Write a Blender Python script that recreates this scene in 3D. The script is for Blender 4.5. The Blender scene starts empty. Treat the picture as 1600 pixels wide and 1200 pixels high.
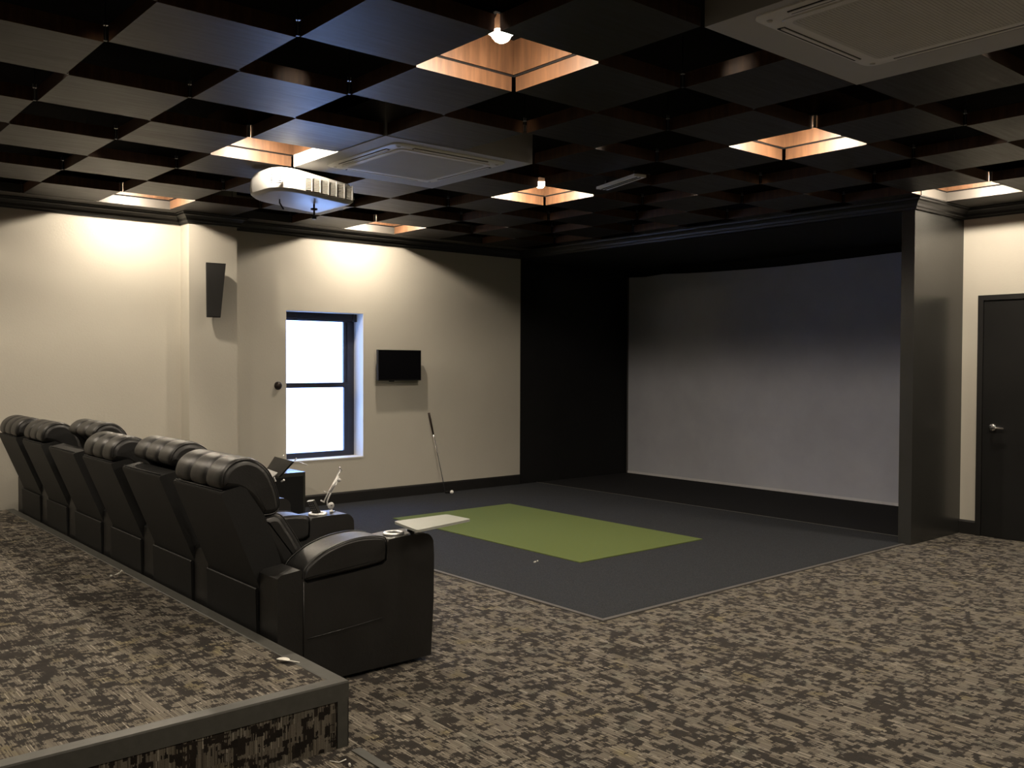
import bpy, bmesh, math, random
from mathutils import Vector, Matrix
random.seed(7)
S = bpy.context.scene
C = S.collection
R = math.radians

# ------------------------------------------------------------------ camera
cam_d = bpy.data.cameras.new('camera'); cam = bpy.data.objects.new('camera', cam_d); C.objects.link(cam)
cam_d.sensor_fit = 'HORIZONTAL'; cam_d.sensor_width = 36.0
cam_d.lens = 1446.95 / 1600 * 36.0
cam_d.clip_start = 0.05
yaw, pitch, roll = 0.8667, -0.022, 0.0037
cy, sy, cp, sp = math.cos(yaw), math.sin(yaw), math.cos(pitch), math.sin(pitch)
F = Vector((cy*cp, sy*cp, sp)); Rt = Vector((sy, -cy, 0)); Up = Rt.cross(F)
R2 = Rt*math.cos(roll) + Up*math.sin(roll); U2 = -Rt*math.sin(roll) + Up*math.cos(roll)
M = Matrix((R2, U2, -F)).transposed().to_4x4(); M.translation = Vector((0, 0, 1.5))
cam.matrix_world = M
S.camera = cam

# ------------------------------------------------------------------ world, exposure
S.view_settings.view_transform = 'Standard'
S.view_settings.look = 'None'
S.view_settings.exposure = 0.0
S.view_settings.gamma = 1.0
S.view_settings.use_curve_mapping = False
S.cycles.use_denoising = True
S.cycles.max_bounces = 10
S.cycles.diffuse_bounces = 6
S.cycles.sample_clamp_indirect = 6.0
W = bpy.data.worlds.new('overcast_sky'); S.world = W; W.use_nodes = True
wb = W.node_tree.nodes['Background']
wb.inputs[0].default_value = (0.30, 0.48, 1.0, 1)
wb.inputs[1].default_value = 8.5
LAMP_STRENGTH = 2500.0          # emission of every ceiling bulb
LAMP_COLOR = (1.0, 0.86, 0.68)
BULB_R = 0.033

# ------------------------------------------------------------------ geometry constants (metres)
HC = 2.883       # underside of the ceiling panels
PT = 0.073       # panel box thickness
DECK = 3.14
X0, Y0, G = 1.269, 4.210, 0.6
YW = 8.69        # window wall
XF = 7.513       # front of the screen enclosure
XB = 8.416       # door wall
YP = 3.704       # side of the enclosure
XMIN, YMIN = -2.93, -1.79

# ------------------------------------------------------------------ materials
MATS = {}
def mat(name, color=(.5, .5, .5), rough=.6, metal=0.0, spec=.5, coat=0.0):
    m = bpy.data.materials.new(name); m.use_nodes = True
    b = m.node_tree.nodes['Principled BSDF']
    b.inputs['Base Color'].default_value = (*color, 1)
    b.inputs['Roughness'].default_value = rough
    b.inputs['Metallic'].default_value = metal
    b.inputs['Specular IOR Level'].default_value = spec
    b.inputs['Coat Weight'].default_value = coat
    MATS[name] = m
    return m, m.node_tree, b
def N(nt, t, **kw):
    n = nt.nodes.new(t)
    for k, v in kw.items(): setattr(n, k, v)
    return n
def L(nt, a, b): nt.links.new(a, b)
def coords(nt, kind='Object'):
    return N(nt, 'ShaderNodeTexCoord').outputs[kind]
def bump(nt, b, height, strength=.2, dist=.002):
    n = N(nt, 'ShaderNodeBump'); n.inputs['Strength'].default_value = strength; n.inputs['Distance'].default_value = dist
    L(nt, height, n.inputs['Height']); L(nt, n.outputs[0], b.inputs['Normal'])
def noise(nt, vec, scale, detail=3, rough=.5, stretch=None):
    if stretch:
        mp = N(nt, 'ShaderNodeMapping'); mp.inputs['Scale'].default_value = stretch
        L(nt, vec, mp.inputs[0]); vec = mp.outputs[0]
    n = N(nt, 'ShaderNodeTexNoise'); n.inputs['Scale'].default_value = scale
    n.inputs['Detail'].default_value = detail; n.inputs['Roughness'].default_value = rough
    L(nt, vec, n.inputs['Vector']); return n.outputs['Fac']
def ramp(nt, fac, stops):
    r = N(nt, 'ShaderNodeValToRGB'); e = r.color_ramp.elements
    while len(e) < len(stops): e.new(.5)
    for i, (p, c) in enumerate(stops): e[i].position = p; e[i].color = (*c, 1)
    L(nt, fac, r.inputs[0]); return r.outputs[0]
def math_(nt, op, a, b=None, c=None):
    n = N(nt, 'ShaderNodeMath', operation=op)
    for i, v in enumerate((a, b, c)):
        if v is None: continue
        if isinstance(v, (int, float)): n.inputs[i].default_value = v
        else: L(nt, v, n.inputs[i])
    return n.outputs[0]
def mix(nt, fac, a, b):
    n = N(nt, 'ShaderNodeMix', data_type='RGBA')
    for s, v in ((n.inputs[0], fac), (n.inputs[6], a), (n.inputs[7], b)):
        if isinstance(v, (int, float)): s.default_value = v
        elif isinstance(v, tuple): s.default_value = (*v, 1)
        else: L(nt, v, s)
    return n.outputs[2]

def m_noisy(name, c1, c2, scale, rough, bstr=.2, bdist=.002, bscale=None, stretch=None, **kw):
    m, nt, b = mat(name, c1, rough, **kw)
    co = coords(nt)
    L(nt, ramp(nt, noise(nt, co, scale, 4, .6, stretch), [(.3, c1), (.7, c2)]), b.inputs['Base Color'])
    bump(nt, b, noise(nt, co, bscale or scale*3, 4, .6, stretch), bstr, bdist)
    return m
CREAM = m_noisy('cream wall paint', (.480, .455, .395), (.51, .485, .422), 1.3, .62, .25, .004, 55)
BLACKP = m_noisy('satin black paint', (.026, .026, .024), (.032, .032, .030), 2.0, .26, .12, .002, 90)
FLATB = m_noisy('flat black paint', (.0075, .0077, .008), (.0105, .0105, .011), 2.0, .8, .1, .002, 60, spec=.2)
TRIMB = m_noisy('black trim paint', (.006, .0055, .005), (.009, .0085, .008), 3, .5, .08, .001, 60)
DECKM = m_noisy('black deck', (.004, .004, .004), (.007, .006, .006), 3, .95, .1, .002, 60, spec=.1)

def walnut(name, c1, c2, c3, rough, stretch, spec=.6):
    m, nt, b = mat(name, c1, rough)
    geo = coords(nt)
    obi = N(nt, 'ShaderNodeObjectInfo')
    add = N(nt, 'ShaderNodeVectorMath', operation='ADD')
    comb = N(nt, 'ShaderNodeCombineXYZ')
    for i in range(3): L(nt, math_(nt, 'MULTIPLY', obi.outputs['Random'], 17.0+i*5), comb.inputs[i])
    L(nt, geo, add.inputs[0]); L(nt, comb.outputs[0], add.inputs[1])
    f = noise(nt, add.outputs[0], 3.0, 6, .62, stretch)
    L(nt, ramp(nt, f, [(.3, c1), (.5, c2), (.72, c3)]), b.inputs['Base Color'])
    f2 = noise(nt, add.outputs[0], 9.0, 5, .7, stretch)
    bump(nt, b, f2, .03, .0008)
    L(nt, ramp(nt, f, [(.3, (rough-.05,)*3), (.7, (rough+.06,)*3)]), b.inputs['Roughness'])
    b.inputs['Specular IOR Level'].default_value = spec
    return m
CHARW = m_noisy('bounce cutting charcoal paint', (.045, .043, .040), (.055, .052, .048), 1.3, .7, .25, .004, 55)  # for unseen walls: dark tone made up to cut the bounced light
WALNUT = walnut('dark walnut laminate', (.010, .0078, .0065), (.015, .0115, .009), (.021, .016, .0125), .42, (1.2, 14, 14), .19)
WALSIDE = walnut('walnut edge veneer', (.044, .0200, .0090), (.067, .0310, .0138), (.098, .047, .022), .5, (10, 10, 1.0), .38)
BORDER = m_noisy('grey brown soffit board', (.040, .036, .031), (.052, .047, .041), 3, .5, .08, .001, 40, stretch=(1, 1, 1))

def carpet(name, vertical=False):
    m, nt, b = mat(name, (.1, .09, .07), .95, spec=.15)
    co = coords(nt); sep = N(nt, 'ShaderNodeSeparateXYZ'); L(nt, co, sep.inputs[0])
    u = sep.outputs[0]; v = sep.outputs[2 if vertical else 1]
    # yarn direction wobble gives ragged block ends
    wn = N(nt, 'ShaderNodeTexWhiteNoise', noise_dimensions='1D'); L(nt, math_(nt, 'FLOOR', math_(nt, 'MULTIPLY', u, 210.0)), wn.inputs['W'])
    vj = math_(nt, 'ADD', v, math_(nt, 'MULTIPLY', wn.outputs['Value'], .004))
    def cell(su, sv, ou=0., ov=0.):
        a = math_(nt, 'FLOOR', math_(nt, 'ADD', math_(nt, 'DIVIDE', u, su), ou))
        c = math_(nt, 'FLOOR', math_(nt, 'ADD', math_(nt, 'DIVIDE', vj, sv), math_(nt, 'MULTIPLY', a, .37+ov)))
        cb = N(nt, 'ShaderNodeCombineXYZ'); L(nt, a, cb.inputs[0]); L(nt, c, cb.inputs[1]); cb.inputs[2].default_value = ou*3+ov
        w = N(nt, 'ShaderNodeTexWhiteNoise', noise_dimensions='3D'); L(nt, cb.outputs[0], w.inputs['Vector'])
        return w.outputs['Value'], w.outputs['Color']
    A, colA = cell(.046, .058, .1, .11)
    B, colB = cell(.025, .029, .35, .23)
    D, colD = cell(.009, .072, .7, .31)
    E2, _ = cell(.070, .016, .5, .07)
    s = math_(nt, 'ADD', math_(nt, 'MULTIPLY', A, .36), math_(nt, 'MULTIPLY', B, .34))
    s = math_(nt, 'ADD', s, math_(nt, 'MULTIPLY', D, .13)); s = math_(nt, 'ADD', s, math_(nt, 'MULTIPLY', E2, .17))
    big = noise(nt, co, 1.4, 2)
    s = math_(nt, 'ADD', s, math_(nt, 'MULTIPLY', math_(nt, 'SUBTRACT', big, .5), .12))
    yl, _ = cell(.0045, .095, .9, .17)
    s = math_(nt, 'ADD', s, math_(nt, 'MULTIPLY', math_(nt, 'SUBTRACT', yl, .5), .13))
    isdark = math_(nt, 'LESS_THAN', s, .490)
    # beige yarns: per-yarn brightness and some coloured blocks
    wl = N(nt, 'ShaderNodeTexWhiteNoise', noise_dimensions='2D')
    cb = N(nt, 'ShaderNodeCombineXYZ'); L(nt, math_(nt, 'FLOOR', math_(nt, 'MULTIPLY', u, 330.0)), cb.inputs[0]); L(nt, math_(nt, 'FLOOR', math_(nt, 'MULTIPLY', v, 14.0)), cb.inputs[1]); L(nt, cb.outputs[0], wl.inputs['Vector'])
    yarn = ramp(nt, wl.outputs['Value'], [(0, (.044, .036, .027)), (.25, (.112, .097, .076)), (.85, (.145, .127, .101)), (.93, (.18, .16, .13)), (1, (.35, .32, .265))])
    colnz = noise(nt, co, 5.5, 2)
    tint = ramp(nt, colnz, [(.30, (.84, .90, .90)), (.45, (1, 1, 1)), (.60, (1.0, 1, .98)), (.72, (1.04, 1.0, .74))])
    mm = N(nt, 'ShaderNodeMix', data_type='RGBA', blend_type='MULTIPLY'); mm.inputs[0].default_value = 1
    L(nt, yarn, mm.inputs[6]); L(nt, tint, mm.inputs[7])
    dark = ramp(nt, B, [(0, (.010, .0072, .005)), (.6, (.0155, .0112, .0078)), (.9, (.021, .0155, .011)), (1, (.012, .0155, .013))])
    fine = noise(nt, co, 420, 2)
    col = mix(nt, isdark, mm.outputs[2], dark)
    mm2 = N(nt, 'ShaderNodeMix', data_type='RGBA', blend_type='MULTIPLY'); mm2.inputs[0].default_value = .55
    L(nt, col, mm2.inputs[6]); L(nt, ramp(nt, fine, [(.25, (.55,)*3), (.75, (1.3,)*3)]), mm2.inputs[7])
    L(nt, mm2.outputs[2], b.inputs['Base Color'])
    b.inputs['Sheen Weight'].default_value = .1
    bump(nt, b, math_(nt, 'SUBTRACT', fine, math_(nt, 'MULTIPLY', isdark, .5)), .35, .003)
    return m
CARPET = carpet('patterned carpet')
CARPETV = carpet('patterned carpet on riser', True)
TURF = m_noisy('charcoal carpet', (.017, .0185, .0215), (.045, .048, .054), 150, .95, .6, .004, 200, spec=.1)
RECESSF = m_noisy('dark recess carpet', (.011, .011, .012), (.018, .018, .020), 260, .95, .5, .004, 300, spec=.1)
GREEN = m_noisy('putting green nylon', (.090, .118, .036), (.124, .157, .054), 300, .9, .5, .003, 320, spec=.15)
NOSE = m_noisy('grey vinyl nosing', (.058, .058, .051), (.076, .075, .067), 20, .45, .15, .001, 120)
STRIP = m_noisy('grey transition strip', (.075, .071, .067), (.10, .094, .088), 20, .55, .1, .001, 120)
SCREEN = m_noisy('grey screen fabric', (.335, .345, .385), (.37, .38, .42), 3, .9, .1, .001, 900, spec=.15)
SCRHEM = m_noisy('screen hem', (.46, .46, .47), (.50, .50, .51), 30, .9, .1, .001, 900, spec=.15)
LEATHER, nt, b = mat('black bonded leather', (.012, .0115, .011), .38, spec=.55)
co = coords(nt)
vor = N(nt, 'ShaderNodeTexVoronoi'); vor.inputs['Scale'].default_value = 260; L(nt, co, vor.inputs['Vector'])
wr = noise(nt, co, 7, 4, .6)
hgt = math_(nt, 'ADD', math_(nt, 'MULTIPLY', vor.outputs['Distance'], .12), math_(nt, 'MULTIPLY', wr, 1.3))
bump(nt, b, hgt, .35, .006)
L(nt, ramp(nt, wr, [(.3, (.36,)*3), (.7, (.48,)*3)]), b.inputs['Roughness'])
L(nt, ramp(nt, noise(nt, co, 5, 3), [(.3, (.0068, .0067, .0066)), (.7, (.010, .0097, .0093))]), b.inputs['Base Color'])
FABRIC = m_noisy('black back panel vinyl', (.0062, .0064, .0063), (.0086, .0087, .0085), 8, .6, .25, .002, 120, spec=.28)
RING = mat('bright brushed ring', (.9, .9, .9), .38, .75)[0]
CHROME = mat('chrome', (.82, .82, .83), .12, 1.0)[0]
STEEL = m_noisy('galvanised steel', (.42, .41, .40), (.55, .54, .52), 60, .38, .1, .001, 100, metal=.9)
SILVER = mat('silver plastic', (.55, .55, .55), .3, .35)[0]
BLKPL = m_noisy('black plastic', (.010, .010, .010), (.015, .015, .015), 30, .35, .05, .0005, 300)
BLKGL = mat('black glossy glass', (.004, .004, .005), .08)[0]
DARKHOLE = mat('dark hollow', (.004, .004, .004), .7)[0]
WHITEPL = m_noisy('white projector plastic', (.47, .468, .46), (.50, .498, .49), 6, .35, .05, .0005, 200)
ACCASE = m_noisy('grey painted casing', (.43, .425, .40), (.46, .455, .43), 4, .55, .08, .001, 90)
ACFACE = m_noisy('off white fascia plastic', (.74, .73, .68), (.78, .77, .72), 5, .4, .05, .0005, 200)
ACGRILL = m_noisy('grey beige grille', (.56, .55, .50), (.60, .59, .54), 5, .5, .05, .0005, 200)
TRAYM = m_noisy('pale grey tray laminate', (.28, .295, .265), (.30, .315, .285), 12, .4, .03, .0005, 200)
GUN = m_noisy('charcoal speaker grille', (.045, .044, .044), (.060, .059, .058), 400, .7, .3, .001, 500)
WFRAME = m_noisy('dark window frame', (.014, .017, .03), (.02, .023, .038), 10, .4, .05, .0005, 100)
BLIND = m_noisy('brown black blind fabric', (.018, .015, .015), (.026, .022, .021), 100, .7, .1, .001, 300)
SILL = m_noisy('white reveal paint', (.70, .68, .63), (.74, .72, .67), 3, .5, .1, .001, 60)
GRIP = mat('dark rubber grip', (.035, .022, .018), .7)[0]
BALLM = mat('white ball', (.8, .8, .78), .3)[0]
DOORM = m_noisy('black door paint', (.006, .006, .006), (.009, .009, .0085), 3, .5, .08, .001, 60, spec=.3)
KEYS = mat('grey rubber keys', (.12, .12, .12), .6)[0]
PLASTW = mat('milky plastic', (.75, .73, .66), .35)[0]
BROWNK = mat('dark bronze knob', (.03, .02, .015), .4, .3)[0]
GLASS, nt, b = mat('window glass', (1, 1, 1), .0)
b.inputs['Transmission Weight'].default_value = 1; b.inputs['IOR'].default_value = 1.02
BULB, nt, b = mat('lamp glow', (1, .9, .8), .5)
b.inputs['Emission Color'].default_value = (*LAMP_COLOR, 1); b.inputs['Emission Strength'].default_value = LAMP_STRENGTH
BULBBIG, nt, b = mat('large lamp glow', (1, .9, .8), .5)
b.inputs['Emission Color'].default_value = (*LAMP_COLOR, 1); b.inputs['Emission Strength'].default_value = LAMP_STRENGTH*(BULB_R/.047)**2

# ------------------------------------------------------------------ mesh helpers
def box(bm, lo, hi, mi=0):
    x0, y0, z0 = lo; x1, y1, z1 = hi
    vs = [bm.verts.new(p) for p in ((x0,y0,z0),(x1,y0,z0),(x1,y1,z0),(x0,y1,z0),(x0,y0,z1),(x1,y0,z1),(x1,y1,z1),(x0,y1,z1))]
    fs = [bm.faces.new([vs[i] for i in f]) for f in ((3,2,1,0),(4,5,6,7),(0,1,5,4),(1,2,6,5),(2,3,7,6),(3,0,4,7))]
    for f in fs: f.material_index = mi
    return fs
def bev(bm, w, seg=2, ang=30):
    es = [e for e in bm.edges if len(e.link_faces) == 2 and e.calc_face_angle(0) > R(ang)]
    bmesh.ops.bevel(bm, geom=es, offset=w, segments=seg, profile=.5, affect='EDGES', clamp_overlap=True)
def tube(bm, pts, r, seg=10, cap=True, mi=0):
    rings = []
    pts = [Vector(p) for p in pts]; rs = r if isinstance(r, (list, tuple)) else [r]*len(pts)
    up = None
    for i, p in enumerate(pts):
        d = (pts[min(i+1, len(pts)-1)] - pts[max(i-1, 0)]).normalized()
        if up is None: up = Vector((0, 0, 1)) if abs(d.z) < .9 else Vector((1, 0, 0))
        a = d.cross(up).normalized(); b_ = a.cross(d).normalized(); up = b_
        rings.append([bm.verts.new(p + (a*math.cos(t) + b_*math.sin(t))*rs[i]) for t in [2*math.pi*k/seg for k in range(seg)]])
    for a, b_ in zip(rings, rings[1:]):
        for k in range(seg):
            f = bm.faces.new((a[k], a[(k+1) % seg], b_[(k+1) % seg], b_[k])); f.smooth = True; f.material_index = mi
    if cap:
        f1 = bm.faces.new(rings[0][::-1]); f2 = bm.faces.new(rings[-1]); f1.material_index = f2.material_index = mi
def lathe(bm, prof, c=(0, 0, 0), seg=28, axis='Z', mi=0, close=False):
    c = Vector(c); rings = []
    def P(r, h, t):
        a, b_ = r*math.cos(t), r*math.sin(t)
        return c + (Vector((a, b_, h)) if axis == 'Z' else Vector((h, a, b_)) if axis == 'X' else Vector((b_, h, a)))
    for r, h in prof:
        rings.append([bm.verts.new(P(max(r, 1e-4), h, 2*math.pi*k/seg)) for k in range(seg)])
    pr = list(zip(rings, rings[1:]))
    if close: pr.append((rings[-1], rings[0]))
    for a, b_ in pr:
        for k in range(seg):
            f = bm.faces.new((a[k], a[(k+1) % seg], b_[(k+1) % seg], b_[k])); f.smooth = True; f.material_index = mi
def prism(bm, poly, h0, h1, axis='Z', mi=0):
    """extrude a 2-D polygon: axis Z -> (x,y), Y -> (x,z), X -> (y,z)"""
    def P(p, h):
        return (p[0], p[1], h) if axis == 'Z' else (p[0], h, p[1]) if axis == 'Y' else (h, p[0], p[1])
    a = [bm.verts.new(P(p, h0)) for p in poly]; b_ = [bm.verts.new(P(p, h1)) for p in poly]
    n = len(poly); fs = [bm.faces.new(a), bm.faces.new(b_[::-1])]
    for k in range(n): fs.append(bm.faces.new((a[k], b_[k], b_[(k+1) % n], a[(k+1) % n])))
    for f in fs: f.material_index = mi
    return fs
def rrect(x0, y0, x1, y1, r, seg=5):
    out = []
    for cx, cy_, a0 in ((x1-r, y1-r, 0), (x0+r, y1-r, 90), (x0+r, y0+r, 180), (x1-r, y0+r, 270)):
        for k in range(seg+1):
            t = R(a0 + 90*k/seg); out.append((cx + r*math.cos(t), cy_ + r*math.sin(t)))
    return out
def mesh(name, bm, m):
    bmesh.ops.remove_doubles(bm, verts=bm.verts, dist=1e-6)
    bmesh.ops.recalc_face_normals(bm, faces=bm.faces)
    me = bpy.data.meshes.new(name); bm.to_mesh(me); bm.free()
    for k in (m if isinstance(m, (list, tuple)) else [m]): me.materials.append(k)
    return me
def obj(name, bm, m, parent=None, loc=None):
    me = mesh(name, bm, m) if isinstance(bm, bmesh.types.BMesh) else bm
    o = bpy.data.objects.new(name, me); C.objects.link(o)
    if loc: o.location = loc
    if parent is not None:
        o.parent = parent
        # vertices are written in world space: cancel the parent's placement
        if not loc: o.matrix_parent_inverse = world_of(parent).inverted()
    return o
def world_of(o):
    m = o.matrix_basis.copy()
    if o.parent: m = world_of(o.parent) @ o.matrix_parent_inverse @ m
    return m
def smooth(o, ang=35):
    for p in o.data.polygons: p.use_smooth = True
    o.data.set_sharp_from_angle(angle=R(ang))
    return o
def struct(name, bm, m):
    o = obj(name, bm, m); o['kind'] = 'structure'; return o
def tag(o, label, cat, group=None):
    o['label'] = label; o['category'] = cat
    if group: o['group'] = group
    return o
def thing(name, label, cat, loc=(0, 0, 0), group=None):
    o = bpy.data.objects.new(name, None); o.empty_display_size = .1; C.objects.link(o); o.location = loc
    return tag(o, label, cat, group)
def nb(): return bmesh.new()
def bx(lo, hi, bevel=0, seg=2):
    bm = nb(); box(bm, lo, hi)
    if bevel: bev(bm, bevel, seg)
    return bm

# ================================================================== ROOM SHELL
struct('floor', bx((XMIN-.2, YMIN-.2, -.08), (9.7, YW+.3, 0)), CARPET)
TY0, TX0 = 3.770, 3.907
o = struct('floor_charcoal_carpet', bx((TX0, TY0, .0005), (7.795, YW, .004)), TURF)
o = struct('floor_recess', bx((7.795, YP+.1, .0005), (9.6, YW, .004)), RECESSF)
bm = nb()
prism(bm, [(TX0-.03, TY0-.032), (XF-.02, TY0-.032), (XF-.02, TY0), (TX0, TY0), (TX0, YW-.02), (TX0-.03, YW-.02)], .0005, .007); bev(bm, .002, 1)
struct('trim_1', bm, STRIP)
struct('trim_2', bx((7.787, YP+.12, .003), (7.799, YW-.002, .0075), .002, 1), NOSE)
struct('trim_3', bx((1.825, YMIN, .0003), (1.865, 3.10, .006), .002, 1), NOSE)

# window wall with its opening
WX0, WX1, WZ0, WZ1 = 4.357, 5.269, .478, 2.035
bm = nb()
box(bm, (XMIN-.2, YW, -.05), (WX0, YW+.25, DECK+.1)); box(bm, (WX1, YW, -.05), (XF, YW+.25, DECK+.1))
box(bm, (WX0, YW, -.05), (WX1, YW+.25, WZ0)); box(bm, (WX0, YW, WZ1), (WX1, YW+.25, DECK+.1))
box(bm, (3.28, 8.486, 0), (3.745, YW, DECK))
struct('wall_left', bm, CREAM)
struct('wall_left_recess', bx((XF, YW, -.05), (9.7, YW+.25, DECK+.1)), FLATB)
struct('wall_right', bx((XB, YMIN-.2, -.05), (XB+.12, YP+.02, DECK+.1)), CREAM)
struct('wall_rear', bx((XMIN-.2, YMIN-.2, -.05), (XMIN, YW+.2, DECK+.1)), CHARW)
struct('wall_near', bx((XMIN-.2, YMIN-.2, -.05), (XB+.1, YMIN, DECK+.1)), CHARW)
# screen enclosure: side wall, back wall, black ceiling of the recess, short header
bm = nb(); box(bm, (XF, YP, 0), (XB+.12, YP+.112, DECK)); box(bm, (XB+.12, YP, 0), (9.7, YP+.112, DECK)); bev(bm, .002, 1)
struct('wall_enclosure_side', bm, BLACKP)
struct('wall_enclosure_back', bx((9.6, YP, -.05), (9.7, YW+.2, DECK+.1)), FLATB)
struct('ceiling_recess', bx((XF+.002, YP+.112, 2.78), (9.6, YW, DECK)), FLATB)
struct('ceiling_deck', bx((XMIN-.2, YMIN-.2, DECK), (9.7, YW+.25, DECK+.12)), DECKM)

# crown moulding, mitred along the walls
CP = [(0, 2.792), (.016, 2.790), (.020, 2.806), (.030, 2.812), (.036, 2.832), (.056, 2.852), (.074, 2.860), (.078, 2.873), (.090, 2.876), (.090, 2.8825), (0, 2.8825)]
path = [(XMIN, YW), (3.28, YW), (3.28, 8.486), (3.745, 8.486), (3.745, YW), (XF, YW), (XF, YP), (XB, YP), (XB, YMIN)]
def mitres(path):
    out = []
    for i, p in enumerate(path):
        p = Vector(p)
        def nrm(a, b_):
            d = (Vector(b_)-Vector(a)).normalized(); return Vector((d.y, -d.x))
        ns = []
        if i > 0: ns.append(nrm(path[i-1], path[i]))
        if i < len(path)-1: ns.append(nrm(path[i], path[i+1]))
        if len(ns) == 1: out.append(ns[0])
        else:
            m_ = (ns[0]+ns[1]); out.append(m_ / (1 + ns[0].dot(ns[1])))
    return out
def sweep(bm, path, prof, seg):
    mt = mitres(path)
    rings = []
    for i in seg:
        rings.append([bm.verts.new((path[i][0]+mt[i].x*d, path[i][1]+mt[i].y*d, z)) for d, z in prof])
    n = len(prof)
    for a, b_ in zip(rings, rings[1:]):
        for k in range(n): bm.faces.new((a[k], a[(k+1) % n], b_[(k+1) % n], b_[k]))
    bm.faces.new(rings[0]); bm.faces.new(rings[-1][::-1])
bm = nb(); sweep(bm, path, CP, [0, 1, 2, 3, 4, 5]); struct('trim_4', bm, TRIMB)
bm = nb(); sweep(bm, path, CP, [5, 6]); struct('trim_5', bm, TRIMB)
bm = nb(); sweep(bm, path, CP, [6, 7]); struct('trim_6', bm, TRIMB)
bm = nb(); sweep(bm, path, CP, [7, 8]); struct('trim_7', bm, TRIMB)
BP = [(0, .0), (.016, .0), (.016, .108), (.011, .118), (.006, .124), (0, .124)]
bm = nb(); sweep(bm, path, BP, [0, 1, 2, 3, 4, 5]); struct('baseboard_left', bm, TRIMB)
bp2 = [(XB, YP), (XB, 3.558)]
bm = nb(); sweep(bm, [(XB, YP), (XB, 3.560)], BP, [0, 1]); struct('baseboard_right', bm, TRIMB)
bm = nb(); sweep(bm, [(XB, 2.52), (XB, YMIN)], BP, [0, 1]); struct('baseboard_right_2', bm, TRIMB)

# door
d = bpy.data.objects.new('door_1', None); C.objects.link(d); d.location = (XB, 3.04, 0); d['kind'] = 'structure'
bm = nb(); box(bm, (XB-.022, 2.572, .004), (XB+.0, 3.510, 2.065)); bev(bm, .003, 1)
obj('door_panel', bm, DOORM, d)
bm = nb()
for a, b_ in ((3.512, 3.558), (2.52, 2.568)): box(bm, (XB-.034, a, 0), (XB, b_, 2.112))
box(bm, (XB-.034, 2.568, 2.068), (XB, 3.512, 2.112)); bev(bm, .004, 2)
obj('door_frame', bm, TRIMB, d)
bm = nb()
lathe(bm, [(.0, -.012), (.024, -.012), (.031, -.006), (.033, 0), (.033, .006), (0, .006)], (XB-.028, 3.425, .96), 24, 'X')
tube(bm, [(XB-.034, 3.425, .96), (XB-.07, 3.425, .96), (XB-.082, 3.418, .96), (XB-.084, 3.39, .962), (XB-.080, 3.31, .958)], [.011, .011, .011, .010, .007], 12)
obj('door_handle', bm, CHROME, d)

# window
w = bpy.data.objects.new('window_1', None); C.objects.link(w); w.location = ((WX0+WX1)/2, 8.9, WZ0); w['kind'] = 'structure'
bm = nb(); t = .004
box(bm, (WX0, YW+.003, WZ0), (WX0+t, 8.93, WZ1)); box(bm, (WX1-t, YW+.003, WZ0), (WX1, 8.93, WZ1)); box(bm, (WX0, YW+.003, WZ1-t), (WX1, 8.93, WZ1))
obj('window_reveal', bm, SILL, w)
obj('window_sill', bx((WX0, YW-.006, WZ0-.001), (WX1, 8.93, WZ0+.012), .003, 1), SILL, w)
bm = nb()
box(bm, (WX0+t, 8.885, WZ0+.012), (4.40, 8.935, WZ1-t)); box(bm, (5.182, 8.885, WZ0+.012), (WX1-t, 8.935, WZ1-t))
box(bm, (4.40, 8.885, WZ0+.012), (5.182, 8.935, .548)); box(bm, (4.40, 8.885, 1.945), (5.182, 8.935, WZ1-t)); bev(bm, .003, 1)
obj('window_frame', bm, WFRAME, w)
bm = nb()
for z0, z1, y in ((1.262, 1.945, 8.905), (.548, 1.262, 8.895)):
    box(bm, (5.145, y-.008, z0), (5.182, y+.02, z1)); box(bm, (4.40, y-.008, z0), (4.435, y+.02, z1))
bev(bm, .002, 1); obj('window_sash', bm, WFRAME, w)
bm = nb(); box(bm, (4.40, 8.872, 1.236), (5.21, 8.925, 1.2655)); box(bm, (4.40, 8.880, 1.264), (5.19, 8.92, 1.288)); bev(bm, .003, 1)
obj('meeting_rail', bm, WFRAME, w)
obj('window_pane', bx((4.42, 8.908, 1.285), (5.15, 8.912, 1.945)), GLASS, w)
obj('window_pane', bx((4.42, 8.903, .548), (5.15, 8.907, 1.24)), GLASS, w)

# ================================================================== CEILING (panels are parts of the ceiling)
ceil = bpy.data.objects.new('ceiling', None); C.objects.link(ceil); ceil.location = (X0, Y0, HC); ceil['kind'] = 'structure'
LIT = {(i, j) for i in (-2, 2, 6, 10) for j in (-6, -2, 2, 6)} - {(10, 2), (10, 6)}
ACC = {(i, j) for i in (3, 4) for j in (1, 2)} | {(i, j) for i in (3, 4) for j in (-5, -4)}
IMIN, JMIN = -7, -10
gap = .008
def panel_bm(bm, x0, x1, y0, y1, z=0.):
    fs = box(bm, (x0, y0, z), (x1, y1, z+PT), 1); fs[0].material_index = 0
def in_view(x, y):
    p = Vector((x, y, HC-1.5)); dz = p.dot(F)
    if dz < .3: return False
    return abs(p.dot(R2)/dz) < .62 and abs(p.dot(U2)/dz) < .50
bm = nb(); panel_bm(bm, -G/2+gap, G/2-gap, -G/2+gap, G/2-gap); bev(bm, .0012, 1); PME = mesh('ceiling_panel', bm, [WALNUT, WALSIDE])
hid = nb(); nvis = 0
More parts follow.
